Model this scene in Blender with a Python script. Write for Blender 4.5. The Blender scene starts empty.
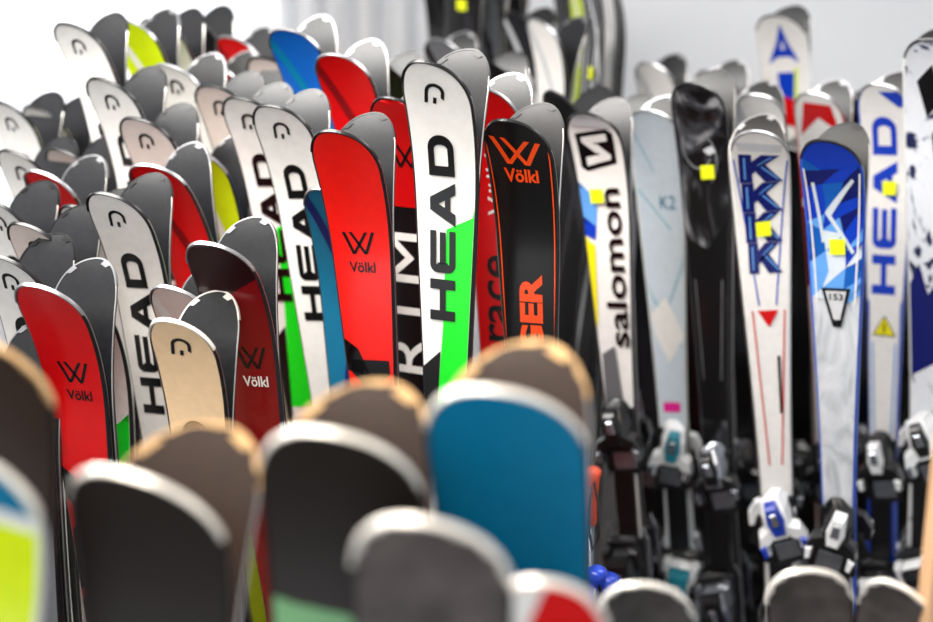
import bpy, bmesh, math, random
from mathutils import Vector, Matrix
random.seed(4)
scene = bpy.context.scene
COL = scene.collection
try:
    scene.view_settings.view_transform = 'Standard'
    scene.view_settings.look = 'None'
    scene.view_settings.exposure = 0.0
except Exception: pass

# ------------------------------------------------------------------ camera
H = 1.9; PITCH = math.radians(15); F = 1296.0; CX = 466.5; CY = 311.0
cd = bpy.data.cameras.new("camera"); cam = bpy.data.objects.new("camera", cd); COL.objects.link(cam)
cam.location = (0, 0, H); cam.rotation_euler = (math.pi/2-PITCH, 0, 0)
cd.sensor_width = 36; cd.lens = 50.0; cd.clip_start = .05
cd.dof.use_dof = True; cd.dof.focus_distance = 2.1; cd.dof.aperture_fstop = 1.7
scene.camera = cam
cp, sp = math.cos(PITCH), math.sin(PITCH)
def unproj(u, v, d):
    r = (u-CX)/F*d; up = (CY-v)/F*d
    return Vector((r, d*cp+up*sp, H - d*sp + up*cp))

# ------------------------------------------------------------------ materials
def lin(c):
    return tuple(((x/255)/12.92 if x/255 <= .04045 else ((x/255+.055)/1.055)**2.4) for x in c)+(1,)
_m = {}
def mat(name, rgb, rough=.35, metal=0, coat=0.0, var=.06, scale=30, bump=0, emis=None):
    if name in _m: return _m[name]
    m = bpy.data.materials.new(name); m.use_nodes = True
    nt = m.node_tree; b = nt.nodes["Principled BSDF"]
    c = lin(rgb)
    tc = nt.nodes.new("ShaderNodeTexCoord"); nz = nt.nodes.new("ShaderNodeTexNoise")
    nz.inputs["Scale"].default_value = scale; nz.inputs["Detail"].default_value = 3
    nt.links.new(tc.outputs["Object"], nz.inputs["Vector"])
    rp = nt.nodes.new("ShaderNodeValToRGB")
    rp.color_ramp.elements[0].position = .35; rp.color_ramp.elements[1].position = .65
    rp.color_ramp.elements[0].color = tuple(x*(1-var) for x in c[:3])+(1,)
    rp.color_ramp.elements[1].color = tuple(min(1, x*(1+var)) for x in c[:3])+(1,)
    nt.links.new(nz.outputs["Fac"], rp.inputs["Fac"]); nt.links.new(rp.outputs["Color"], b.inputs["Base Color"])
    b.inputs["Roughness"].default_value = rough; b.inputs["Metallic"].default_value = metal
    b.inputs["Coat Weight"].default_value = coat; b.inputs["Coat Roughness"].default_value = .12
    if bump:
        bp = nt.nodes.new("ShaderNodeBump"); bp.inputs["Strength"].default_value = bump
        nt.links.new(nz.outputs["Fac"], bp.inputs["Height"]); nt.links.new(bp.outputs["Normal"], b.inputs["Normal"])
    _m[name] = m
    return m
def noisemat(name, cols, scale=12, stretch=(1, 1, .4), rough=.3, dist=1.5):
    if name in _m: return _m[name]
    m = bpy.data.materials.new(name); m.use_nodes = True
    nt = m.node_tree; b = nt.nodes["Principled BSDF"]
    tc = nt.nodes.new("ShaderNodeTexCoord"); mp = nt.nodes.new("ShaderNodeMapping"); nz = nt.nodes.new("ShaderNodeTexNoise")
    mp.inputs["Scale"].default_value = stretch
    nz.inputs["Scale"].default_value = scale; nz.inputs["Detail"].default_value = 5; nz.inputs["Distortion"].default_value = dist
    nt.links.new(tc.outputs["Object"], mp.inputs["Vector"]); nt.links.new(mp.outputs["Vector"], nz.inputs["Vector"])
    rp = nt.nodes.new("ShaderNodeValToRGB"); cr = rp.color_ramp
    while len(cr.elements) < len(cols): cr.elements.new(.5)
    for e, (p, c) in zip(cr.elements, cols): e.position = p; e.color = lin(c)
    nt.links.new(nz.outputs["Fac"], rp.inputs["Fac"]); nt.links.new(rp.outputs["Color"], b.inputs["Base Color"])
    b.inputs["Roughness"].default_value = rough; b.inputs["Coat Weight"].default_value = .2
    _m[name] = m
    return m
def top(name, rgb): return mat("topsheet_"+name, rgb, rough=.26, coat=.35, var=.03, scale=60)
WHITE = top("white", (236, 234, 230)); PALE = top("pale_pink", (234, 218, 210)); TAN = top("cream", (250, 214, 170))
RED = top("red", (204, 6, 10)); CORAL = top("coral", (236, 24, 16)); DRED = top("dark_red", (124, 6, 12)); DKRED=top("darker_red",(38,6,10))
BLACK = top("black", (7, 7, 9)); ORANGE = top("orange", (255, 78, 14)); GREEN = top("green", (12, 224, 34))
TEAL = top("teal", (2, 112, 152)); BLUE = top("blue", (12, 58, 184)); NAVY = top("navy", (10, 22, 100)); LIME = top("lime", (212, 234, 6))
GREY = top("grey", (104, 106, 110)); CHAR = top("charcoal", (34, 34, 38))
ICE = top("ice_blue", (206, 217, 226)); YEL = top("yellow", (240, 226, 20)); CYAN = top("cyan", (60, 165, 185)); PINK=top("magenta",(235,40,150))
LGREY = top("light_grey", (200, 202, 205)); MBLUE=top("mid_blue",(14,88,176)); LBLUE=top("sky_blue",(96,158,228))
SMOKE = noisemat("topsheet_smoke", [(0, (5, 5, 6)), (.47, (11, 11, 13)), (.56, (60, 62, 66)), (.66, (165, 166, 168))], 9, (1, 1, .4), dist=2)
INK = noisemat("topsheet_ink", [(0, (12, 16, 34)), (.40, (16, 28, 74)), (.45, (225, 228, 234)), (1, (240, 240, 242))], 7, (1, 1, .5), dist=4)
SCRATCH = noisemat("topsheet_brushed", [(0, (90, 94, 102)), (.5, (196, 200, 206)), (1, (240, 240, 242))], 14, (1, 1, .4), dist=3)
BASE_D = mat("base_graphite", (23, 24, 27), .36, var=.25, scale=120, bump=.04)
BASE_K = mat("base_black", (13, 13, 15), .34, var=.12, scale=90)
BASE_B = mat("base_brown", (54, 38, 29), .42, var=.1, scale=90)
BASE_BB = mat("base_espresso", (24, 16, 13), .42, var=.1, scale=90)
BASE_G = mat("base_grey", (74, 68, 66), .5, var=.4, scale=26)
STEEL = mat("steel_edge", (205, 203, 200), .3, 1.0)
RIM_W = mat("rim_white", (240, 236, 228), .3, .3)
RIM_K = mat("rim_black", (18, 18, 20), .3)
RIM_S = mat("rim_silver", (175, 175, 178), .34, .9)
RIM_T = mat("rim_warm_lit", (255, 206, 150), .28, .65, bump=.4, scale=150)  # tan colour paints in the warm light on the nearest tips
SIDE_W = mat("sidewall_white", (225, 225, 222), .4); SIDE_K = mat("sidewall_black", (18, 18, 20), .4)
SIDE_B = mat("sidewall_blue", (30, 80, 190), .4); SIDE_R=mat("sidewall_red",(190,20,20),.4)
PL_W = mat("binding_white", (236, 238, 240), .25, coat=.3); PL_K = mat("binding_black", (12, 12, 14), .3, coat=.2)
PL_S = mat("binding_silver", (160, 164, 172), .26, .85); PL_B = mat("binding_blue", (20, 56, 170), .3); PL_O = mat("binding_orange", (240, 80, 30), .3)
PL_T = mat("binding_teal", (20, 130, 150), .3)
STICK = mat("sticker_neon", (236, 246, 10), .6, var=.02)

# ------------------------------------------------------------------ ski profile
TH0 = math.radians(34); SC = .27; N = 270; SK = .26
ytab = [0.0]*(N+1); ztab = [0.0]*(N+1)
ds = SC/N
def theta(s): return TH0*((SC-max(0, s))/SC)**1.25 if s < SC else 0.0
for i in range(N-1, -1, -1):
    th = theta((i+.5)*ds)
    ytab[i] = ytab[i+1]-math.sin(th)*ds
    ztab[i] = ztab[i+1]+math.cos(th)*ds
def curve_yz(s, L):
    if s >= SC: return 0.0, L-s, 0.0
    if s < 0: return ytab[0]+s*math.sin(TH0), L-SC+ztab[0]-s*math.cos(TH0), TH0
    f = s/ds; i = min(N-1, int(f)); t = f-i
    return ytab[i]*(1-t)+ytab[i+1]*t, L-SC+ztab[i]*(1-t)+ztab[i+1]*t, theta(s)
CURL = -ytab[0]
def shear(a, s):     # tips are cut slightly on the slant
    return s+SK*a*max(0, min(1, (.13-s)/.13))
def hw(s, L, W=.063):
    wa = W*.57; ta = W*.84; R = .080
    if s < R:
        x = 1-max(0, s)/R; return max(.003, W*(1-x**2.25)**(1/2.25))
    sw = .56*L
    if s < .11: return W
    if s < sw:
        t = ((s-.11)/(sw-.11))**.78; return W+(wa-W)*(1-math.cos(math.pi*t))/2
    t = (s-sw)/(L-sw); w = wa+(ta-wa)*(1-math.cos(math.pi*t))/2
    e = L-s
    if e < .025: w *= .72+.28*math.sqrt(max(0, 1-(1-e/.025)**2))
    return w
def thick(s, L):
    if s < .1: return .0045+.02*s
    t = min(1, (s-.1)/(.4*L-.1))
    if s < .62*L: return .0065+.0085*t
    return .015-.008*(s-.62*L)/(.38*L)
def P(a, s, h, L):
    y, z, th = curve_yz(shear(a, s), L)
    return (a, y-h*math.cos(th), z-h*math.sin(th))

def add_geo(G, vs, fs, mi):
    o = len(G['v']); G['v'] += vs
    for f in fs: G['f'].append(tuple(i+o for i in f)); G['m'].append(mi)
def slot(G, m):
    if m not in G['s']: G['s'].append(m)
    return G['s'].index(m)
def to_obj(G, name, smooth=True):
    me = bpy.data.meshes.new(name); me.from_pydata(G['v'], [], G['f'])
    for m in G['s']: me.materials.append(m)
    me.polygons.foreach_set("material_index", G['m'])
    if smooth: me.polygons.foreach_set("use_smooth", [True]*len(G['f']))
    me.validate(); me.update()
    ob = bpy.data.objects.new(name, me); COL.objects.link(ob); return ob
def newG(): return dict(v=[], f=[], m=[], s=[])

# ------------------------------------------------------------------ 2D lettering
_tc = {}
def text2d(s, off=.02):
    k = (s, off)
    if k in _tc: return _tc[k]
    cu = bpy.data.curves.new("t", 'FONT'); cu.body = s; cu.offset = off; cu.resolution_u = 3
    ob = bpy.data.objects.new("t", cu); COL.objects.link(ob)
    bpy.context.view_layer.update()
    me = bpy.data.meshes.new_from_object(ob.evaluated_get(bpy.context.evaluated_depsgraph_get()))
    vs = [(v.co.x, v.co.y) for v in me.vertices]; fs = [tuple(p.vertices) for p in me.polygons]
    bpy.data.objects.remove(ob); bpy.data.curves.remove(cu); bpy.data.meshes.remove(me)
    x0 = min(v[0] for v in vs); x1 = max(v[0] for v in vs); y0 = min(v[1] for v in vs); y1 = max(v[1] for v in vs)
    vs = [((x-x0)/(x1-x0), (y-y0)/(y1-y0)) for x, y in vs]
    _tc[k] = [[vs[i] for i in f] for f in fs]
    return _tc[k]
def norm(polys):
    xs = [p[0] for q in polys for p in q]; ys = [p[1] for q in polys for p in q]
    x0, x1, y0, y1 = min(xs), max(xs), min(ys), max(ys)
    return [[((x-x0)/(x1-x0), (y-y0)/(y1-y0)) for x, y in q] for q in polys]
def rect(x0, x1, y0, y1): return [(x0, y0), (x1, y0), (x1, y1), (x0, y1)]
def ring(cx, cy, rx, ry, tx, ty, a0, a1, n=10):
    o = []
    for i in range(n):
        p = math.radians(a0+(a1-a0)*i/n); q = math.radians(a0+(a1-a0)*(i+1)/n)
        o.append([(cx+rx*math.cos(p), cy+ry*math.sin(p)), (cx+rx*math.cos(q), cy+ry*math.sin(q)),
                  (cx+(rx-tx)*math.cos(q), cy+(ry-ty)*math.sin(q)), (cx+(rx-tx)*math.cos(p), cy+(ry-ty)*math.sin(p))])
    return o
def head_word():
    o = []; st = .36; b = .24
    o += [rect(0, st, 0, 1), rect(1.5-st, 1.5, 0, 1), rect(st, 1.5-st, .38, .62)]
    x = 1.74
    o += [rect(x+.3, x+1.5, 0, b), rect(x+.3, x+1.45, .38, .62), rect(x+.3, x+1.5, 1-b, 1), rect(x, x+st, .3, .7)]
    o += ring(x+.3, .3, .3, .3, .3, .3, 180, 270, 5)+ring(x+.3, .7, .3, .3, .3, .3, 90, 180, 5)
    x = 3.42
    o += [[(x, 0), (x+.42, 0), (x+.95, 1), (x+.55, 1)], [(x+1.55, 0), (x+1.13, 0), (x+.6, 1), (x+1.0, 1)], [(x+.4, .2), (x+1.15, .2), (x+1.05, .42), (x+.5, .42)]]
    x = 5.2
    o += [rect(x, x+st, 0, 1), rect(x+st, x+1.0, 0, b), rect(x+st, x+1.0, 1-b, 1)]+ring(x+1.0, .5, .5, .5, .36, .25, -90, 90, 12)
    return norm(o)
HEADW = head_word()
def emblem():   # slanted open arch with a short separate inner stroke
    p = norm(ring(.50, .55, .50, .45, .18, .18, 0, 180, 16)+[[(.0, .55), (.18, .55), (.18, 0), (.0, 0)]]
                +[[(.82, .55), (1.0, .55), (1.0, .22), (.82, .32)]]+[[(.44, 0), (.62, 0), (.62, .30), (.44, .30)]])
    return [[(x+.22*(y-.5), y) for x, y in q] for q in p]
EMB = emblem()
def vlogo():    # two wide chevrons whose inner arms cross into an X, tied by short upper strokes
    o = []; t = .135
    def bar(x0, y0, x1, y1, tt=t): o.append([(x0, y0), (x0+tt, y0), (x1+tt, y1), (x1, y1)])
    bar(0, 1, .36, 0); bar(.36, 0, .92, 1); bar(.28, 1, .84, 0); bar(.84, 0, 1.20, 1)
    bar(.36, .52, .60, 1.0) if False else None
    return norm(o)
VLOGO = vlogo()
ATOM = norm([[(.5, 1), (.30, .48), (.5, .58)], [(.5, 1), (.70, .48), (.5, .58)], [(.30, .48), (.14, .24), (.42, .34), (.5, .58)], [(.70, .48), (.86, .24), (.58, .34), (.5, .58)],
  [(.14, .24), (0, 0), (.32, .16), (.42, .34)], [(.86, .24), (1, 0), (.68, .16), (.58, .34)], [(.32, .16), (.68, .16), (.58, .34), (.42, .34)]])

def place(polys, a, s, w, h, vert=True):
    o = []
    for q in polys:
        if vert: o.append([(a+w/2-y*w, s+h/2-x*h) for x, y in q])
        else: o.append([(a-w/2+x*w, s+h/2-y*h) for x, y in q])
    return o
def stripe(a0, s0, a1, s1, w):
    return [[(a0-w/2, s0), (a0+w/2, s0), (a1+w/2, s1), (a1-w/2, s1)]]

def decal(G, L, polys, m, layer, W):
    bm = bmesh.new()
    for q in polys:
        try: bm.faces.new([bm.verts.new((x, y, 0)) for x, y in q])
        except Exception: pass
    ss = [p[1] for q in polys for p in q]; lo, hi = min(ss), max(ss)
    c = 0.003
    while c < hi:
        if c > lo: bmesh.ops.bisect_plane(bm, geom=bm.verts[:]+bm.edges[:]+bm.faces[:], plane_co=(0, c, 0), plane_no=(0, 1, 0), dist=1e-6)
        c += .006 if c < .085 else (.02 if c < .3 else .08)
    if lo < .14:
        for c in (-.03, 0, .03): bmesh.ops.bisect_plane(bm, geom=bm.verts[:]+bm.edges[:]+bm.faces[:], plane_co=(c, 0, 0), plane_no=(1, 0, 0), dist=1e-6)
    bm.verts.index_update()
    vs = []
    for v in bm.verts:
        a, s = v.co.x, min(max(v.co.y, .0015), L-.01)
        lim = max(.0005, hw(s, L, W)-min(.004, hw(s, L, W)*.4)-.0004); a = max(-lim, min(lim, a))
        vs.append(P(a, s, thick(s, L)+.0002+.0004*layer, L))
    fs = [tuple(v.index for v in f.verts) for f in bm.faces]
    bm.free()
    add_geo(G, vs, fs, slot(G, m))

def stations(L):
    s = 0.0; o = []
    while s < .09: o.append(s); s += .0025 if s < .02 else .006
    while s < .3: o.append(s); s += .012
    while s < L-.03: o.append(s); s += .05
    o += [L-.03, L-.02, L-.012, L-.006, L-.002, L]
    return o
def ski_mesh(name, L, W, D):
    G = newG(); st = stations(L)
    def strip(fn, m):
        vs = []; fs = []
        k = None
        for s in st:
            r = fn(s); k = len(r); vs += [P(a, s, h, L) for a, h in r]
        for i in range(len(st)-1):
            for j in range(k-1):
                fs.append((i*k+j, i*k+j+1, (i+1)*k+j+1, (i+1)*k+j))
        add_geo(G, vs, fs, slot(G, m))
    ins = lambda s: min(.004, hw(s, L, W)*.4)
    ew = lambda s: .0018*(hw(s, L, W) > .01)
    strip(lambda s: [(q*(hw(s, L, W)-ew(s)), 0) for q in (-1, -.5, 0, .5, 1)], D['base'])
    strip(lambda s: [(-hw(s, L, W), .0022), (-hw(s, L, W), 0), (-hw(s, L, W)+ew(s), 0)], STEEL)
    strip(lambda s: [(hw(s, L, W), .0022), (hw(s, L, W), 0), (hw(s, L, W)-ew(s), 0)], STEEL)
    for sg in (-1, 1):
        strip(lambda s: [(sg*hw(s, L, W), .0022), (sg*hw(s, L, W), thick(s, L)*.7), (sg*(hw(s, L, W)-ins(s)), thick(s, L))], D['side'])
    strip(lambda s: [(q*(hw(s, L, W)-ins(s)), thick(s, L)) for q in (-1, -.5, 0, .5, 1)], D['top'])
    for s in (0.0, L):
        w = hw(s, L, W); add_geo(G, [P(-w, s, 0, L), P(w, s, 0, L), P(w, s, thick(s, L), L), P(-w, s, thick(s, L), L)], [(0, 1, 2, 3)], slot(G, D['side']))
    for ly, (m, polys) in enumerate(D['decals']): decal(G, L, polys, m, ly+1, W)
    return to_obj(G, name)

def tip_rim(L, W, m, kind=0):
    G = newG(); mi = slot(G, m)
    smax = (.05, .05, .06)[kind]; iw = (-.0018, -.0012, -.0030)[kind]
    pts = []
    n = 18
    for i in range(-n, n+1):
        s = smax*(abs(i)/n)**1.7; w = hw(s, L, W)*(1 if i >= 0 else -1)
        if i == 0: w = 0
        pts.append((w, s))
    prof = [(iw, -.0007), (.0008, -.0007), (.0010, .002), (.0008, None), (iw, None)]
    vs = []; k = len(prof)
    for i, (a, s) in enumerate(pts):
        j0 = pts[max(0, i-1)]; j1 = pts[min(len(pts)-1, i+1)]
        t = Vector((j1[0]-j0[0], j1[1]-j0[1])).normalized(); nrm = Vector((t.y, -t.x))
        if nrm.y > 0 and abs(a) < .02: nrm = -nrm
        if nrm.x*a < 0: nrm = -nrm
        wob = (.0014*math.sin(i*1.1) if kind == 2 else 0)
        for o, h in prof:
            q = Vector((a, s))+nrm*(o+(wob if o < 0 else 0))
            hh = h if h is not None else thick(max(s, 0), L)+.0009
            y, z, th = curve_yz(shear(q.x, q.y), L)
            vs.append((q.x, y-hh*math.cos(th), z-hh*math.sin(th)))
    fs = []
    for i in range(len(pts)-1):
        for j in range(k): fs.append((i*k+j, i*k+(j+1) % k, (i+1)*k+(j+1) % k, (i+1)*k+j))
    fs += [tuple(range(k)), tuple((len(pts)-1)*k+j for j in range(k))]
    add_geo(G, vs, fs, mi)
    for sg in (-1, 1):
        s0, s1 = ((.008, .018), (.012, .020), (.010, .026))[kind]
        c = [P(sg*(hw(s0, L, W)-.002), s0, -.0014, L), P(sg*(hw(s1, L, W)-.002), s1, -.0014, L), P(sg*(hw(s1, L, W)-.009), s1+.002, -.0014, L), P(sg*(hw(s0, L, W)-.008), s0+.005, -.0014, L)]
        d = [(x, y-.0025, z) for x, y, z in c]
        add_geo(G, c+d, [(0, 1, 2, 3), (4, 5, 6, 7), (0, 1, 5, 4), (1, 2, 6, 5), (2, 3, 7, 6), (3, 0, 4, 7)], mi)
    return to_obj(G, "tip_protector", smooth=False)

# ------------------------------------------------------------------ bindings
def shell(G, secs, m, n=12, ex=.6):
    vs = []; k = n+1
    for z, w, yb, h in secs:
        for i in range(k):
            a = math.pi*i/n; ca = math.cos(a); sa = math.sin(a)
            vs.append((w*(abs(ca)**ex)*(1 if ca > 0 else -1), yb-h*(sa**ex if sa > 1e-6 else 0), z))
    fs = []
    for i in range(len(secs)-1):
        for j in range(k): fs.append((i*k+j, i*k+(j+1) % k, (i+1)*k+(j+1) % k, (i+1)*k+j))
    fs += [tuple(range(k)), tuple((len(secs)-1)*k+j for j in range(k))]
    add_geo(G, vs, fs, slot(G, m))
def rodgeo(G, pts, r, m, n=8):
    vs = []; pts = [Vector(p) for p in pts]
    for i, p in enumerate(pts):
        t = (pts[min(i+1, len(pts)-1)]-pts[max(i-1, 0)]).normalized()
        u = t.orthogonal().normalized(); v = t.cross(u)
        for j in range(n):
            a = 2*math.pi*j/n; vs.append(tuple(p+u*r*math.cos(a)+v*r*math.sin(a)))
    fs = [(i*n+j, i*n+(j+1) % n, (i+1)*n+(j+1) % n, (i+1)*n+j) for i in range(len(pts)-1) for j in range(n)]
    fs += [tuple(range(n)), tuple((len(pts)-1)*n+j for j in range(n))]
    add_geo(G, vs, fs, slot(G, m))
def blk(G, x0, x1, y0, y1, z0, z1, m, c=.003):
    bm = bmesh.new(); bmesh.ops.create_cube(bm, size=1)
    for v in bm.verts: v.co = Vector(((x0+x1)/2+v.co.x*(x1-x0), (y0+y1)/2+v.co.y*(y1-y0), (z0+z1)/2+v.co.z*(z1-z0)))
    bmesh.ops.bevel(bm, geom=bm.edges[:], offset=c, segments=2, affect='EDGES', profile=.5)
    bm.verts.index_update()
    add_geo(G, [tuple(v.co) for v in bm.verts], [tuple(v.index for v in f.verts) for f in bm.faces], slot(G, m)); bm.free()
def wedge(G, pts, y0, y1, m, c=.003):
    cx = sum(p[0] for p in pts)/len(pts); cz = sum(p[1] for p in pts)/len(pts); n = len(pts)
    ins = [(cx+(x-cx)*.82, cz+(z-cz)*.82) for x, z in pts]
    ym = y0+(y1-y0)*.75
    vs = [(x, y0, z) for x, z in pts]+[(x, ym, z) for x, z in pts]+[(x, y1, z) for x, z in ins]
    fs = [tuple(range(n)), tuple(range(2*n, 3*n))]+[(k*n+i, k*n+(i+1) % n, (k+1)*n+(i+1) % n, (k+1)*n+i) for k in (0, 1) for i in range(n)]
    add_geo(G, vs, fs, slot(G, m))
def binding(L, c1, c2, sT=None, turn=0, style=0):
    zt = L-(sT or .43*L); yb = -.0150
    ct, st_ = math.cos(math.radians(turn)), math.sin(math.radians(turn))
    def fin(G, name, smooth=True, rot=False, zc=0):
        o = []
        for x, y, z in G['v']:
            if rot and y < yb-.012:
                dx, dz = x, z-zc; x = dx*ct-dz*st_; z = zc+dx*st_+dz*ct
            o.append((x*1.02, yb+(y-yb)*1.15, zt+(z-zt)*1.04))
        G['v'] = o
        return to_obj(G, name, smooth)
    G = newG()
    blk(G, -.033, .033, yb-.010, yb, zt-.10, zt+.055, PL_K); blk(G, -.024, .024, yb-.012, yb-.002, zt-.42, zt-.08, PL_K)
    b = fin(G, "binding", False)
    G = newG()
    shell(G, [(zt+.075, .010, yb-.006, .004), (zt+.062, .022, yb-.006, .020), (zt+.035, .028, yb-.006, .036), (zt+.005, .030, yb-.006, .044), (zt-.018, .026, yb-.008, .042)], c1, ex=.5)
    wedge(G, [(-.012, zt+.06), (.012, zt+.06), (.019, zt+.02), (.012, zt-.012), (-.012, zt-.012), (-.019, zt+.02)], yb-.030, yb-.056, c2)
    wedge(G, [(-.007, zt+.045), (.007, zt+.045), (.009, zt+.015), (-.009, zt+.015)], yb-.050, yb-.060, PL_S)
    for sg in (-1, 1):
        p = [(sg*.016, zt+.012), (sg*.044, zt-.004), (sg*.052, zt-.034), (sg*.044, zt-.058), (sg*.032, zt-.054), (sg*.034, zt-.030), (sg*.018, zt-.020)]
        wedge(G, p, yb-.018, yb-.048, c1 if style else c2)
        p = [(sg*.036, zt-.024), (sg*.050, zt-.030), (sg*.046, zt-.054), (sg*.036, zt-.050)]
        wedge(G, p, yb-.030, yb-.054, PL_S if style != 2 else c2)
    blk(G, -.036, .036, yb-.016, yb-.005, zt-.095, zt-.030, PL_K, .004); blk(G, -.026, .026, yb-.019, yb-.014, zt-.085, zt-.045, PL_S, .002)
    t = fin(G, "toe_piece", False, True, zt); t.parent = b
    G = newG(); zh = zt-.325
    blk(G, -.035, .035, yb-.03, yb-.005, zh-.06, zh+.07, PL_K, .006)
    shell(G, [(zh+.055, .020, yb-.02, .020), (zh+.04, .030, yb-.02, .052), (zh+.01, .033, yb-.02, .062), (zh-.025, .030, yb-.02, .056), (zh-.055, .020, yb-.02, .024)], c1, ex=.5)
    wedge(G, [(-.024, zh+.05), (.024, zh+.05), (.020, zh-.03), (.010, zh-.09), (-.010, zh-.09), (-.020, zh-.03)], yb-.060, yb-.084, c2)
    wedge(G, [(-.008, zh+.02), (.008, zh+.02), (.006, zh-.03), (-.006, zh-.03)], yb-.080, yb-.090, PL_S)
    for sg in (-1, 1): wedge(G, [(sg*.024, zh+.06), (sg*.042, zh+.055), (sg*.040, zh+.01), (sg*.026, zh+.0)], yb-.028, yb-.056, c1)
    h = fin(G, "heel_piece", False, True, zh); h.parent = b
    for sg in (-1, 1):
        G = newG()
        rodgeo(G, [(sg*.036, yb-.014, zh+.10), (sg*.048, yb-.014, zh+.07), (sg*.050, yb-.016, zh-.03), (sg*.050, yb-.03, zh-.07)], .0028, PL_S)
        blk(G, sg*.050-.007, sg*.050+.007, yb-.040, yb-.020, zh-.11, zh-.06, PL_K, .003)
        k = fin(G, "brake_arm", False); k.parent = b
    return b

# ------------------------------------------------------------------ designs
def D(topm, decals, side=SIDE_K, base=BASE_D, rim=RIM_S, label="", kind=0, W=.0575):
    return dict(top=topm, decals=decals, side=side, base=base, rim=rim, label=label, kind=kind, W=W)
FULL = lambda s0, s1: [rect(-.08, .08, s0, s1)]
def d_head(acc=GREEN, text=BLACK, topm=WHITE, rim=RIM_K, base=BASE_D, label="white ski with bold black lettering and green lower block", cap=.044, ln=.315, s0=.13, side=SIDE_K):
    dec = []
    if acc is not None:
        dec.append((acc, [[(.002, s0+.16), (.08, s0+.12), (.08, s0+.55), (-.02, s0+.55), (-.004, s0+.33)]]))
        dec.append((BLACK, [[(-.08, s0+.40), (-.008, s0+.37), (-.02, s0+.60), (-.08, s0+.6)]]))
    dec.append((text, place(EMB, -.002, .056, .032, .038, False)))
    dec.append((text, place(HEADW, -.004, s0+ln/2, cap, ln, True)))
    return D(topm, dec, side, base, rim, label)
def d_volkl(topm=CORAL, logo=BLACK, word=BLACK, ls=.215, sz=.058, low=True, label="coral red ski with black chevron logo", rim=RIM_K, base=BASE_D, side=SIDE_K, extra=None, ax=0):
    dec = list(extra or [])
    dec += [(logo, place(VLOGO, -.002+ax, ls, sz, sz*.68, False)), (word, place(text2d("Völkl"), ax, ls+sz*.74, sz*.8, sz*.33, False))]
    if low: dec.append((BLACK, place(text2d("RTM", .05), 0, ls+.34, .07, .26, True)+[[(-.08, ls+.17), (-.02, ls+.19), (.0, ls+.24), (-.08, ls+.23)]]))
    return D(topm, dec, side, base, rim, label)
def d_tiger():
    dec = [(ORANGE, stripe(-.052, .03, -.041, .5, .0022)+stripe(.052, .03, .042, .5, .0022)),
           (ORANGE, place(VLOGO, -.002, .062, .084, .050, False)+place(text2d("Völkl", .03), 0, .108, .058, .026, False)),
           (ORANGE, place(text2d("TIGER", .045), .004, .392, .042, .21, True))]
    return D(BLACK, dec, SIDE_K, BASE_D, RIM_K, "black ski with orange chevron logo, outline and lettering")
def d_plain(m, label, acc=None, **k):
    dec = []
    if acc is not None: dec = [(acc, stripe(-.05, .02, .05, .34, .018)), (acc, stripe(.02, .2, -.03, .6, .012))]
    return D(m, dec, label=label, **k)
def d_salomon():
    dec = [(BLACK, [[(-.040, .056), (.028, .036), (.040, .046), (.038, .126), (-.028, .144), (-.040, .134)]]),
           (WHITE, [[(-.029, .064), (.026, .048), (.026, .068), (-.006, .076), (.012, .096), (-.002, .101), (-.029, .076)], [(.027, .116), (-.026, .131), (-.026, .111), (.006, .104), (-.012, .083), (.002, .078), (.028, .104)]]),
           (LBLUE, [[(-.08, .16), (-.014, .20), (-.022, .27), (-.08, .24)]]), (BLUE, [[(-.08, .23), (-.022, .27), (-.026, .30), (-.08, .29)]]), (YEL, [[(-.08, .29), (-.028, .31), (-.034, .48), (-.08, .5)]]),
           (LGREY, [[(-.08, .0), (.08, .0), (.08, .03), (-.08, .035)]]), (GREY, [[(-.03, .56), (.0, .54), (.02, .8), (-.03, .8)]]),
           (BLACK, place(text2d("salomon", .018), .012, .362, .046, .36, True))]
    return D(WHITE, dec, SIDE_K, BASE_D, RIM_K, "white ski with black square emblem, blue and yellow accents")
def d_k2ice():
    dec = [(CYAN, stripe(-.05, .20, .02, .30, .003)+stripe(-.05, .42, .05, .62, .004)+stripe(.05, .36, -.01, .52, .003)+stripe(-.05, .05, -.01, .16, .002)),
           (TEAL, place(text2d("K2", .0), .016, .235, .034, .032, False)), (WHITE, [[(-.05, .5), (.0, .46), (.05, .56), (.0, .62)]]), (PINK, [rect(-.020, .020, .72, .745)])]
    return D(ICE, dec, SIDE_W, BASE_D, RIM_S, "pale ice-blue ski with thin turquoise streaks")
def d_k2white():
    dec = [(LGREY, [[(-.045, .03), (.045, .03), (.04, .05), (-.04, .05)]]),
      (BLUE, stripe(-.050, .07, -.016, .39, .003)+stripe(.052, .07, .018, .39, .003))]
    K = [rect(0, .36, 0, 1), [(.36, .30), (.36, .74), (.62, 1.0), (1.14, 1.0)], [(.40, .46), (.64, .76), (1.2, 0), (.70, 0)]]
    out = []; inn = []
    for i in range(4):
        c = .090+i*.066; w = .084-.006*i
        out += place(norm(K), .001, c, w, .065, False)
        inn += place([rect(.11, .15, .12, .88), [(.42, .58), (.42, .61), (.72, .92), (.78, .92)], [(.50, .54), (.53, .57), (.92, .09), (.86, .09)]], .001, c, w, .065, False)
    dec += [(NAVY, out), (LBLUE, inn)]
    dec.append((RED, [[(-.02, .40), (.022, .40), (.003, .435), (.0, .435)]]+stripe(-.03, .40, -.012, .75, .003)+stripe(.034, .40, .014, .75, .003)))
    dec.append((BLACK, stripe(.018, .5, .018, .63, .006)))
    return D(WHITE, dec, SIDE_W, BASE_K, RIM_S, "white ski with stacked blue lettering and red pinstripes")
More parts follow.
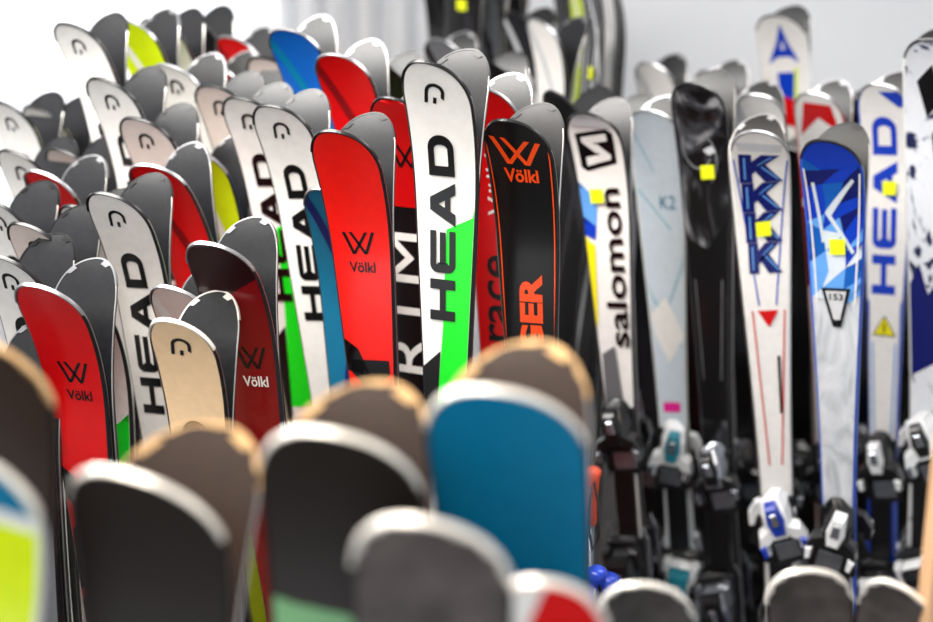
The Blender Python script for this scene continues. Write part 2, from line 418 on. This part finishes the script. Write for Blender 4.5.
def d_k2blue():
    cols = [NAVY, BLUE, MBLUE, LBLUE, ICE]; rnd = random.Random(11); buckets = {}
    xs = [-.056, -.020, .016, .056]; rows = 8
    g = [[(xs[c]+(rnd.uniform(-.007, .007) if 0 < c < 3 else 0), .045+r*.036+rnd.uniform(-.008, .008)+.02*(1 if c in (1, 2) else 0)) for c in range(4)] for r in range(rows+1)]
    for r in range(rows):
        for c in range(3):
            for tri in ((g[r][c], g[r][c+1], g[r+1][c]), (g[r][c+1], g[r+1][c+1], g[r+1][c])):
                k = max(0, min(4, int(r*.5+rnd.uniform(-.1, 2.4)-(.8 if c == 2 else 0))))
                buckets.setdefault(k, []).append(list(tri))
    dec = [(SCRATCH, [[(-.08, .28), (.0, .33), (.08, .28), (.08, 1.2), (-.08, 1.2)]])]
    for k, v in sorted(buckets.items()): dec.append((cols[k], v))
    dec += [(ICE, [[(-.040, .10), (-.034, .099), (-.020, .225), (-.025, .228)], [(-.018, .165), (-.014, .157), (.036, .085), (.040, .091), (-.006, .170), (.036, .245), (.031, .25)]]),
           (WHITE, stripe(-.051, .07, -.036, .35, .003)+stripe(.051, .07, .036, .35, .003)),
           (BLACK, [[(-.028, .32), (.028, .32), (.010, .40), (-.006, .40)]]), (LGREY, [[(-.020, .326), (.020, .326), (.008, .385), (-.004, .385)]]), (BLACK, place(text2d("153", .03), .001, .338, .026, .014, False)),
           (BLUE, stripe(-.047, .38, -.034, .8, .006)+stripe(.047, .38, .034, .8, .006))]
    return D(BLUE, dec, SIDE_B, BASE_D, RIM_K, "blue and silver ski with faceted light and dark blue pattern")
def d_headblue():
    q = d_head(acc=None, text=BLUE, label="white ski with blue lettering and blue pinstripes", cap=.052, ln=.42, s0=.085, side=SIDE_B, rim=RIM_S)
    q['decals'] = q['decals'][1:]
    q['decals'] += [(BLUE, [[(-.01, .02), (.08, .0), (.08, .05), (.03, .055)]]), (BLACK, [[(-.027, .605), (.0, .555), (.027, .605)]]), (YEL, [[(-.023, .602), (.0, .560), (.023, .602)]]),
                    (BLACK, [rect(-.0022, .0022, .574, .596)]),
                    (BLUE, stripe(-.036, .52, -.030, 1.0, .003)+stripe(.036, .52, .030, 1.0, .003)), (LBLUE, stripe(-.026, .62, -.020, .85, .003)+stripe(.026, .62, .020, .85, .003)),
                    (BLUE, [rect(-.06, .06, .98, 1.3)])]
    return q
def d_atomic():
    dec = [(BLUE, place(ATOM, .0, .085, .080, .12, False)), (BLUE, [[(-.02, .17), (.025, .17), (.02, .3), (-.015, .3)]]), (LIME, stripe(.03, .16, .02, .3, .008)), (RED, [[(-.05, .22), (.05, .26), (.05, .33), (-.05, .30)]])]
    return D(WHITE, dec, SIDE_W, BASE_D, RIM_K, "white ski with blue three-armed triangular emblem", 0, .066)
def d_redwhite():
    dec = [(RED, [[(-.03, .03), (.03, .03), (.045, .11), (.0, .07), (-.045, .12)], [(-.05, .2), (.05, .16), (.05, .24), (-.05, .28)]]), (BLACK, [[(-.05, .3), (.05, .26), (.05, .5), (-.05, .5)]])]
    return D(WHITE, dec, SIDE_R, BASE_D, RIM_S, "white ski with red flame shapes and black lower body")
def d_bars():
    o = []
    for i in range(5): o += stripe(-.05+i*.024, .03, -.04+i*.02, .16, .004)
    return D(LGREY, [(BLACK, o), (BLACK, FULL(.2, .5))], SIDE_K, BASE_D, RIM_S, "light grey ski with black lengthwise bars")
def d_rletters():
    return D(BLACK, [(WHITE, place(text2d("RTM", .0), 0, .405, .085, .27, True)), (RED, FULL(0, .22)), (BLACK, place(VLOGO, 0, .12, .06, .045, False))], SIDE_R, BASE_D, RIM_K, "red and black ski with large white letters")
def d_redscript():
    return D(RED, [(WHITE, place(text2d("Völkl", .0), .0, .20, .035, .12, True)), (BLACK, place(text2d("race", .01), .0, .42, .045, .17, True)), (WHITE, stripe(-.05, .06, .03, .12, .004))], SIDE_R, BASE_D, RIM_S, "red ski with white and black script")
def d_smoke():
    W1 = mat("topsheet_print_grey", (120, 122, 126), .35, var=.2)
    dec = [(W1, ring(-.01, .15, .034, .06, .003, .005, 40, 200, 12)+ring(.0, .19, .03, .06, .003, .004, -80, 60, 10)),
           (LGREY, [[(.0, .165), (.020, .155), (.028, .170), (.012, .178)]]),
           (BLACK, [[(-.08, .36), (.0, .39), (.08, .32), (.08, .80), (-.08, .80)]]),
           (W1, stripe(-.03, .46, -.02, .7, .002)+stripe(.03, .46, .02, .7, .002))]
    return D(SMOKE, dec, SIDE_K, BASE_K, RIM_K, "glossy black ski with soft grey photographic print")
RB = BASE_B
DS = dict(
 head=d_head(), headp=d_head(acc=None, topm=PALE, label="pale pinkish white ski with black lettering"), headg=d_head(acc=GREEN, s0=.12, rim=RIM_S),
 headt=d_head(acc=None, topm=TAN, label="cream ski with black arch emblem", rim=RIM_W, s0=.2),
 headw=d_head(acc=None, label="white ski with bold black lettering", rim=RIM_K), headw2=d_head(acc=LIME, label="white ski with black lettering and lime block", rim=RIM_S),
 volkl=d_volkl(), volkld=d_volkl(topm=DRED, word=WHITE, ls=.225, sz=.056, low=False, ax=.012, label="dark burgundy ski with black chevron logo and white word", rim=RIM_S, extra=[(DKRED, [[(-.08, 0), (.08, 0), (.08, .05), (-.08, .16)]])]),
 volklr=d_volkl(topm=RED, logo=BLACK, word=BLACK, ls=.175, sz=.056, label="red ski with black chevron logo", rim=RIM_S, ax=.008),
 tiger=d_tiger(), blue=d_plain(MBLUE, "plain petrol blue ski", acc=TEAL), teal=d_plain(TEAL, "teal ski with dark streaks", acc=NAVY),
 red=d_plain(RED, "red ski with dark diagonal stripe", acc=DRED), lime=d_plain(LIME, "lime yellow and white ski", acc=WHITE), white=d_plain(WHITE, "white ski with grey stripes", acc=LGREY),
 black=d_plain(BLACK, "black ski with grey stripes", acc=CHAR, rim=RIM_K), char=d_plain(CHAR, "charcoal ski with light stripe", acc=LGREY, rim=RIM_K), pink=d_plain(PALE, "pale pink ski with white stripes", acc=WHITE),
 grey=d_plain(GREY, "grey ski with black stripe", acc=BLACK), smoke=d_smoke(),
 ink=D(INK, [(BLACK, [[(-.03, .10), (.0, .06), (.016, .15), (-.01, .18)], [(.0, .22), (.024, .16), (.034, .26), (.01, .30)]]), (NAVY, [[(-.05, .56), (-.02, .50), (.0, .57), (.03, .52), (.035, .72), (-.04, .76)]])], SIDE_W, BASE_D, RIM_K, "white ski with black marks and navy ink splatter"),
 salomon=d_salomon(), k2ice=d_k2ice(), k2white=d_k2white(), k2blue=d_k2blue(), headblue=d_headblue(), atomic=d_atomic(), redwhite=d_redwhite(), bars=d_bars(), rlet=d_rletters(), rscr=d_redscript(),
 f_dark=D(BASE_BB, [], SIDE_K, RB, RIM_W, "dark espresso brown ski with bright rim", 1, .068), f_brown=D(BASE_B, [], SIDE_K, RB, RIM_T, "brown ski with warm light painted into its rim", 2, .068),
 f_teal=D(TEAL, [], SIDE_K, RB, RIM_W, "plain teal ski with white rim", 1, .068),
 f_lime=D(LIME, [(TEAL, FULL(0, .055)), (WHITE, FULL(.055, .07))], SIDE_W, RB, RIM_W, "lime yellow and teal ski", 1, .066),
 f_darkg=D(BASE_BB, [(top("moss", (110, 170, 110)), [[(-.08, .18), (.08, .21), (.08, .4), (-.08, .4)]])], SIDE_K, RB, RIM_W, "dark brown ski with green lower block", 1, .068),
 f_grey=D(BASE_G, [], SIDE_K, BASE_G, RIM_W, "worn grey ski with white rim", 2, .062), f_red=D(RED, [(WHITE, [[(-.08, 0), (.0, 0), (-.03, .1), (-.08, .2)]])], SIDE_W, BASE_G, RIM_W, "red and white ski", 1, .048),
)
DS['headt']['W'] = .053
DS['f_greys'] = dict(DS['f_grey']); DS['f_greys']['W'] = .052
# ------------------------------------------------------------------ placing pairs
def pair(u, v, u2, v2, d, yaw, design, dy=.07, back=True, bind=None, stick=None, sT=None, group="rental skis standing in rows", jit=0.006, turn=0, style=0):
    De = DS[design]; W = De['W']
    T = unproj(u, v, d); ya = math.radians(yaw)
    n = Vector((-math.sin(ya)*1, -math.cos(ya), 0))
    L = T.z
    Dr = Vector((0, dy, -1))
    for it in range(8):
        TA = T-n*CURL
        dT = (TA.y)*cp-(TA.z-H)*sp; uT = TA.y*sp+(TA.z-H)*cp
        dD = Dr.y*cp-Dr.z*sp; uD = Dr.y*sp+Dr.z*cp
        t2 = (CY-v2)/F; s = (t2*dT-uT)/(uD-t2*dD)
        XP = (u2-CX)/F*(dT+s*dD); Dr.x = (XP-TA.x)/s
        Z = -Dr.normalized(); Y = -(n-Z*n.dot(Z)).normalized(); X = Y.cross(Z).normalized()
        R = Matrix((X, Y, Z)).transposed()
        tl = Vector(P(0, 0, 0, L))
        O = T-R@tl
        L += O.z/Z.z
        n = -Y
    tl = Vector(P(0, 0, 0, L)); O = T-R@tl; O.z = 0.0
    low = max(abs(X.z)*.06, 0)+.002
    O.z += low
    M = Matrix.Translation(O)@R.to_4x4()
    ob = ski_mesh("ski", L, W, De)
    r = tip_rim(L, W, De['rim'], De['kind']); r.parent = ob
    if bind:
        b = binding(L, bind[0], bind[1], sT, turn, style); b.parent = ob
    ob.matrix_world = M
    ob["label"] = De['label']; ob["category"] = "ski"; ob["group"] = group
    if stick:
        a0, s0 = stick; G = newG(); q = .0145
        cs = ((a0-q, s0-q*1.1), (a0+q, s0-q*1.2), (a0+q*1.05, s0+q), (a0-q*.95, s0+q*1.1))
        vs = [P(a, s, thick(s, L)+.0070, L) for a, s in cs]+[P(a, s, thick(s, L)+.0066, L) for a, s in cs]
        add_geo(G, vs, [(0, 1, 2, 3), (7, 6, 5, 4), (0, 1, 5, 4), (1, 2, 6, 5), (2, 3, 7, 6), (3, 0, 4, 7)], slot(G, STICK))
        k = to_obj(G, "price_sticker", False); k.parent = ob; k["label"] = "neon yellow paper sticker"
    if back:
        ob2 = ob.copy(); COL.objects.link(ob2)
        off = R@Vector((random.uniform(-jit, jit), .0025, 0))
        ob2.matrix_world = Matrix.Translation(O+off)@(R@Matrix.Rotation(math.pi, 3, 'Z')).to_4x4()
        ob2["label"] = "paired ski showing its dark base, rim catching light"
        def cp_kids(src, dst):
            for c in [k for k in src.children if k.name.split('.')[0] != "price_sticker"]:
                if c.name.startswith("tip_protector") and De['kind'] == 1:
                    c2 = tip_rim(L, W, RIM_T, 2); c2.parent = dst; c2["label"] = "scalloped rim with warm light painted in tan"; continue
                c2 = c.copy(); COL.objects.link(c2); c2.parent = dst; cp_kids(c, c2)
        cp_kids(ob, ob2)
    return ob

LG = "skis on the adult rental rows"
WK = (PL_W, PL_K); SKB = (PL_S, PL_K); KK = (PL_K, PL_K); BW = (PL_W, PL_B); WT = (PL_W, PL_T); KS = (PL_K, PL_S); KW = (PL_K, PL_W)
U = [
 (430, 64, 448, 385, 1.95, 21, 'head'), (512, 122, 532, 340, 2.05, 20, 'tiger'), (337, 133, 374, 380, 2.05, 16, 'volkl'),
 (273, 108, 328, 380, 2.32, 20, 'headw'), (241, 100, 300, 385, 2.47, 20, 'head'), (212, 88, 264, 300, 2.62, 20, 'headp'), (194, 92, 236, 280, 2.78, 20, 'headw2'),
 (327, 190, 352, 370, 2.27, 18, 'teal'), (334, 58, 384, 260, 2.52, 20, 'red'), (285, 33, 332, 180, 2.66, 22, 'blue'),
 (395, 100, 412, 380, 2.22, 20, 'rlet'), (483, 88, 502, 340, 2.25, 20, 'rscr'),
 (68, 26, 118, 170, 2.66, 24, 'headw'), (124, 22, 166, 130, 2.82, 26, 'lime'), (152, 22, 194, 130, 2.98, 26, 'headw'),
 (208, 64, 240, 160, 2.9, 24, 'red'), (102, 80, 142, 200, 2.54, 24, 'headw'), (137, 120, 176, 240, 2.5, 20, 'headp'),
 (146, 170, 204, 300, 2.38, 20, 'red'), (107, 195, 160, 410, 2.2, 18, 'headw'), (210, 246, 262, 450, 1.98, 17, 'volkld'),
 (172, 288, 206, 420, 2.14, 18, 'pink'), (174, 322, 200, 420, 1.92, 12, 'headt'), (38, 286, 90, 480, 1.96, 16, 'volklr'),
 (26, 226, 74, 420, 2.2, 22, 'headp'), (78, 208, 112, 320, 2.34, 20, 'headw'),
 (40, 172, 86, 330, 2.46, 24, 'red'), (12, 152, 60, 330, 2.58, 24, 'headw'), (2, 104, 44, 260, 2.75, 26, 'headw'), (0, 258, 46, 430, 2.08, 20, 'headw'),
 (60, 150, 98, 260, 2.66, 26, 'headp'), (-12, 200, 36, 380, 2.3, 24, 'headw'), (-14, 350, 32, 500, 2.0, 16, 'grey'),
 (184, 18, 222, 130, 3.15, 24, 'black'), (240, 80, 274, 200, 2.85, 22, 'headw'), (230, 38, 262, 160, 3.05, 24, 'red'), (262, 60, 298, 170, 2.95, 22, 'headp'),
 (378, 64, 404, 220, 2.75, 22, 'black'), (168, 66, 206, 200, 2.72, 24, 'headw2'), (194, 150, 228, 280, 2.56, 24, 'lime'), (36, 108, 76, 260, 2.85, 26, 'headw'),
 (436, -28, 446, 160, 4.0, 20, 'black'), (475, -20, 488, 160, 3.8, 25, 'grey'), (488, 62, 505, 200, 3.1, 24, 'black'), (516, 14, 526, 200, 3.6, 36, 'char'),
 (440, 40, 454, 180, 3.35, 24, 'grey'), (538, 22, 548, 200, 3.35, 50, 'white'),
 (556, 95, 566, 300, 2.85, 50, 'black'), (572, 165, 582, 400, 3.0, 55, 'char'), (500, -30, 510, 160, 4.2, 30, 'black'),
]
for t in U: pair(*t, group=LG)
pair(72, 296, 110, 440, 2.14, 16, 'headg', group=LG, back=False)
TG = "tall skis seen nearly edge-on"
for u, v, d, des, st, bk in ((546, -45, 4.0, 'black', None, True), (562, -45, 3.7, 'lime', None, False), (578, -45, 3.3, 'char', (.0, .32), False), (592, -45, 3.5, 'white', None, False), (584, -45, 4.15, 'lime', None, False), (602, -30, 3.9, 'black', None, False), (455, -60, 3.65, 'black', (.0, .20), True)):
    pair(u, v, u+4, 300, d, 74 if u > 500 else 24, des, group=TG, stick=st, back=bk)
RG = "skis on the mixed rental rows"
pair(588, 116, 632, 540, 2.62, 24, 'salomon', bind=KK, stick=(-.014, .20), sT=.74, group=RG, turn=8)
pair(650, 113, 682, 560, 2.78, 18, 'k2ice', bind=WT, sT=.84, group=RG, turn=-10, style=1)
pair(694, 86, 722, 560, 2.68, 22, 'smoke', bind=SKB, stick=(.008, .215), sT=.93, group=RG, turn=14)
pair(758, 135, 780, 560, 2.48, 12, 'k2white', bind=BW, stick=(.0, .225), sT=.88, group=RG, turn=16, style=2)
pair(828, 143, 840, 600, 2.38, 26, 'k2blue', bind=KW, stick=(.004, .235), sT=.85, group=RG, turn=-14, style=2)
pair(882, 86, 882, 560, 2.75, 30, 'headblue', bind=KW, stick=(.006, .255), sT=.92, group=RG, turn=10, style=2)
pair(932, 42, 926, 400, 2.58, 22, 'ink', bind=WK, sT=.92, group=RG, turn=20, style=1)
pair(778, 18, 792, 200, 3.35, 24, 'atomic', group=RG)
pair(757, 98, 770, 300, 2.8, 14, 'white', group=RG, bind=KK, sT=.96)
pair(815, 95, 826, 300, 2.95, 28, 'redwhite', group=RG, bind=KK, sT=.98)
pair(650, 64, 668, 300, 3.45, 34, 'white', group=RG)
pair(712, 72, 730, 300, 3.3, 30, 'bars', group=RG)
pair(617, 108, 645, 400, 3.05, 26, 'char', group=RG, bind=KK, sT=.94)
pair(735, 112, 748, 400, 3.1, 24, 'black', group=RG, bind=KK, sT=.98, turn=12)  # black fillers from here to the nearest row: shaded gaps put into their colour
pair(860, 100, 862, 400, 3.15, 26, 'black', group=RG, bind=KK, sT=.98)
pair(905, 110, 900, 400, 3.3, 26, 'black', group=RG)
pair(690, 140, 700, 400, 3.1, 24, 'black', group=RG, bind=KK, sT=.92)
pair(790, 150, 800, 400, 3.25, 24, 'black', group=RG, bind=KK, sT=.92, turn=-12)
pair(610, 190, 632, 450, 3.3, 24, 'black', group=RG, bind=KK, sT=.78)
pair(648, 170, 664, 450, 3.45, 24, 'black', group=RG)
pair(740, 170, 748, 450, 3.45, 24, 'black', group=RG)
pair(840, 160, 842, 450, 3.5, 24, 'black', group=RG)
FG = "skis in the nearest row"
f = dict(dy=-.04, group=FG, jit=0.0)
pair(500, 395, 518, 600, 1.03, 6, 'f_teal', **f)
pair(337, 436, 347, 620, 1.02, 3, 'f_darkg', **f)
pair(138, 484, 160, 640, 1.02, 9, 'f_dark', **f)
pair(-28, 345, -12, 560, 1.12, 6, 'f_brown', back=False, **f)
pair(-46, 460, -32, 640, .96, 6, 'f_lime', back=False, **f)
pair(430, 524, 434, 640, .94, 3, 'f_grey', back=False, **f)
pair(546, 586, 551, 660, .98, 3, 'f_red', back=False, **f)
pair(644, 590, 648, 660, 1.35, 3, 'f_greys', back=False, **f)
pair(808, 578, 810, 660, 1.5, 3, 'f_greys', back=False, **f)
pair(904, 594, 897, 660, 1.5, 35, 'f_greys', back=False, **f)

# ------------------------------------------------------------------ ski poles
def pole(u, v, d, m, w="blue"):
    T = unproj(u, v, d); h = T.z
    e = bpy.data.objects.new("ski_pole", None); COL.objects.link(e); e.location = (T.x, T.y, 0)
    e["label"] = "ski pole with "+w+" grip, standing upright among the skis"; e["category"] = "ski pole"; e["group"] = "ski poles"
    G = newG(); rodgeo(G, [(0, 0, .0), (0, 0, .03), (0, 0, h-.1)], .007, PL_S, 12); a = to_obj(G, "shaft"); a.parent = e
    G = newG(); vs = []
    secs = [(h-.12, .009), (h-.11, .013), (h-.08, .015), (h-.05, .013), (h-.02, .016), (h-.006, .019), (h, .012)]
    for z, r in secs:
        for j in range(12): vs.append((r*math.cos(j*math.pi/6), r*1.2*math.sin(j*math.pi/6), z))
    add_geo(G, vs, [(i*12+j, i*12+(j+1) % 12, (i+1)*12+(j+1) % 12, (i+1)*12+j) for i in range(6) for j in range(12)]+[tuple(range(72, 84))], slot(G, m))
    a = to_obj(G, "grip"); a.parent = e
    G = newG(); rodgeo(G, [(0, -.012, h-.015), (.01, -.035, h-.06), (.012, -.04, h-.13), (0, -.035, h-.16), (-.01, -.03, h-.1), (-.002, -.012, h-.02)], .003, PL_K, 6); a = to_obj(G, "strap"); a.parent = e
    G = newG(); rodgeo(G, [(0, 0, .05), (0, 0, .053), (0, 0, .058)], .026, PL_K, 16); a = to_obj(G, "basket"); a.parent = e
pole(597, 568, 2.2, PL_B); pole(610, 575, 2.35, PL_B); pole(592, 468, 2.55, PL_O, "orange")

# ------------------------------------------------------------------ wooden rack end post
WOOD = noisemat("pine_wood", [(0, (160, 122, 88)), (.5, (200, 160, 120)), (1, (220, 184, 146))], 6, (8, 8, .6), .55)
e = bpy.data.objects.new("wooden_rack_end", None); COL.objects.link(e); e.location = (.572, 1.36, 0)
e["label"] = "light pine end upright of the ski rack, planed timber"; e["category"] = "rack"
G = newG(); blk(G, -.045, .045, -.02, .02, 0, 1.388, WOOD, .004); a = to_obj(G, "upright", False); a.parent = e
G = newG(); blk(G, -.045, .045, -.12, .06, 0, .05, WOOD, .004); a = to_obj(G, "foot", False); a.parent = e

# ------------------------------------------------------------------ room
WALL = mat("painted_wall", (222, 224, 228), .85, var=.015, scale=3)
FLOOR = mat("floor_vinyl", (60, 56, 54), .5, var=.15, scale=5)
CEIL = mat("ceiling_white", (240, 240, 238), .9, var=.01)
def box(name, x0, x1, y0, y1, z0, z1, m, kind="structure"):
    G = newG(); blk(G, x0, x1, y0, y1, z0, z1, m, .0015)
    o = to_obj(G, name, False)
    if kind: o["kind"] = kind
    return o
XL, XR, YB, ZC = -3.0, 3.0, 4.9, 2.8
wx0, wx1, wz0, wz1 = -2.5, -.75, .85, 2.35
G = newG()
for a in ((XL, wx0, 0, ZC), (wx1, XR, 0, ZC), (wx0, wx1, 0, wz0), (wx0, wx1, wz1, ZC)):
    blk(G, a[0], a[1], YB, YB+.15, a[2], a[3], WALL, .0005)
o = to_obj(G, "wall_back", False); o["kind"] = "structure"
box("wall_left", XL-.15, XL, -.5, YB+.15, 0, ZC, WALL); box("wall_right", XR, XR+.15, -.5, YB+.15, 0, ZC, WALL)
box("floor", XL-.15, XR+.15, -.5, YB+.15, -.1, 0, FLOOR); box("ceiling", XL-.15, XR+.15, -.5, YB+.15, ZC, ZC+.1, CEIL)
TRIM = mat("trim_white", (205, 208, 212), .5, var=.01)
box("baseboard_back", XL, XR, YB-.015, YB, 0, .09, TRIM)
G = newG()
for a in ((wx0, wx0+.05, wz0, wz1), (wx1-.05, wx1, wz0, wz1), (wx0, wx1, wz0, wz0+.05), (wx0, wx1, wz1-.05, wz1), (-1.68, -1.62, wz0, wz1)):
    blk(G, a[0], a[1], YB+.03, YB+.08, a[2], a[3], TRIM, .002)
o = to_obj(G, "window_1", False); o["kind"] = "structure"
cm = bpy.data.materials.new("sheer_fabric"); cm.use_nodes = True; nt = cm.node_tree; nt.nodes.clear()
out = nt.nodes.new("ShaderNodeOutputMaterial"); mx = nt.nodes.new("ShaderNodeMixShader"); df = nt.nodes.new("ShaderNodeBsdfDiffuse"); tr = nt.nodes.new("ShaderNodeBsdfTranslucent")
tc = nt.nodes.new("ShaderNodeTexCoord"); wv = nt.nodes.new("ShaderNodeTexWave"); wv.inputs["Scale"].default_value = 3; rp = nt.nodes.new("ShaderNodeValToRGB")
rp.color_ramp.elements[0].color = (.76, .77, .80, 1); rp.color_ramp.elements[1].color = (.92, .92, .92, 1)
nt.links.new(tc.outputs["Object"], wv.inputs["Vector"]); nt.links.new(wv.outputs["Fac"], rp.inputs["Fac"])
nt.links.new(rp.outputs["Color"], df.inputs["Color"]); nt.links.new(rp.outputs["Color"], tr.inputs["Color"])
mx.inputs[0].default_value = .45; nt.links.new(df.outputs[0], mx.inputs[1]); nt.links.new(tr.outputs[0], mx.inputs[2]); nt.links.new(mx.outputs[0], out.inputs[0])
def curtain(x0, x1):
    G = newG(); n = int((x1-x0)*90); vs = []
    for i in range(n+1):
        x = x0+(x1-x0)*i/n; y = YB-.1+.035*math.sin(i*.55)+.012*math.sin(i*.21+1)
        for z in (.35, 1.4, 2.5): vs.append((x, y, z))
    add_geo(G, vs, [(i*3+j, (i+1)*3+j, (i+1)*3+j+1, i*3+j+1) for i in range(n) for j in range(2)], slot(G, cm))
    o = to_obj(G, "curtain"); o["label"] = "sheer white curtain hanging in folds over the window"; o["category"] = "curtain"; o["group"] = "window curtains"
curtain(-2.6, -1.72); curtain(-1.60, -.20)
G = newG(); rodgeo(G, [(-2.75, YB-.1, 2.52), (-1.6, YB-.1, 2.52), (-.1, YB-.1, 2.52)], .012, PL_S, 12)
for x in (-2.7, -.15): rodgeo(G, [(x, YB-.1, 2.52), (x, YB, 2.52)], .008, PL_S, 8)
o = to_obj(G, "curtain_rod"); o["label"] = "metal curtain rod fixed above the window"; o["category"] = "curtain rod"

# ------------------------------------------------------------------ lights
w = bpy.data.worlds.new("world"); scene.world = w; w.use_nodes = True
w.node_tree.nodes["Background"].inputs[0].default_value = (.95, .97, 1, 1); w.node_tree.nodes["Background"].inputs[1].default_value = 1.35
def area(name, loc, rot, sx, sy, e, col=(1, 1, 1)):
    l = bpy.data.lights.new(name, 'AREA'); l.shape = 'RECTANGLE'; l.size = sx; l.size_y = sy; l.energy = e; l.color = col
    o = bpy.data.objects.new(name, l); COL.objects.link(o); o.location = loc; o.rotation_euler = rot; return o
area("daylight", (-1.6, YB+.8, 1.9), (math.radians(-90), 0, 0), 2.6, 2.2, 110, (1, 1, 1))
area("ceiling_light", (-1.0, 2.0, 2.72), (0, 0, 0), 1.6, .9, 120, (1, .97, .93))
area("ceiling_light", (1.2, 3.1, 2.72), (0, 0, 0), 1.2, .8, 40, (1, .98, .95))
area("ceiling_light", (-.2, .9, 2.72), (0, 0, 0), .8, .5, 30, (1, .90, .78))
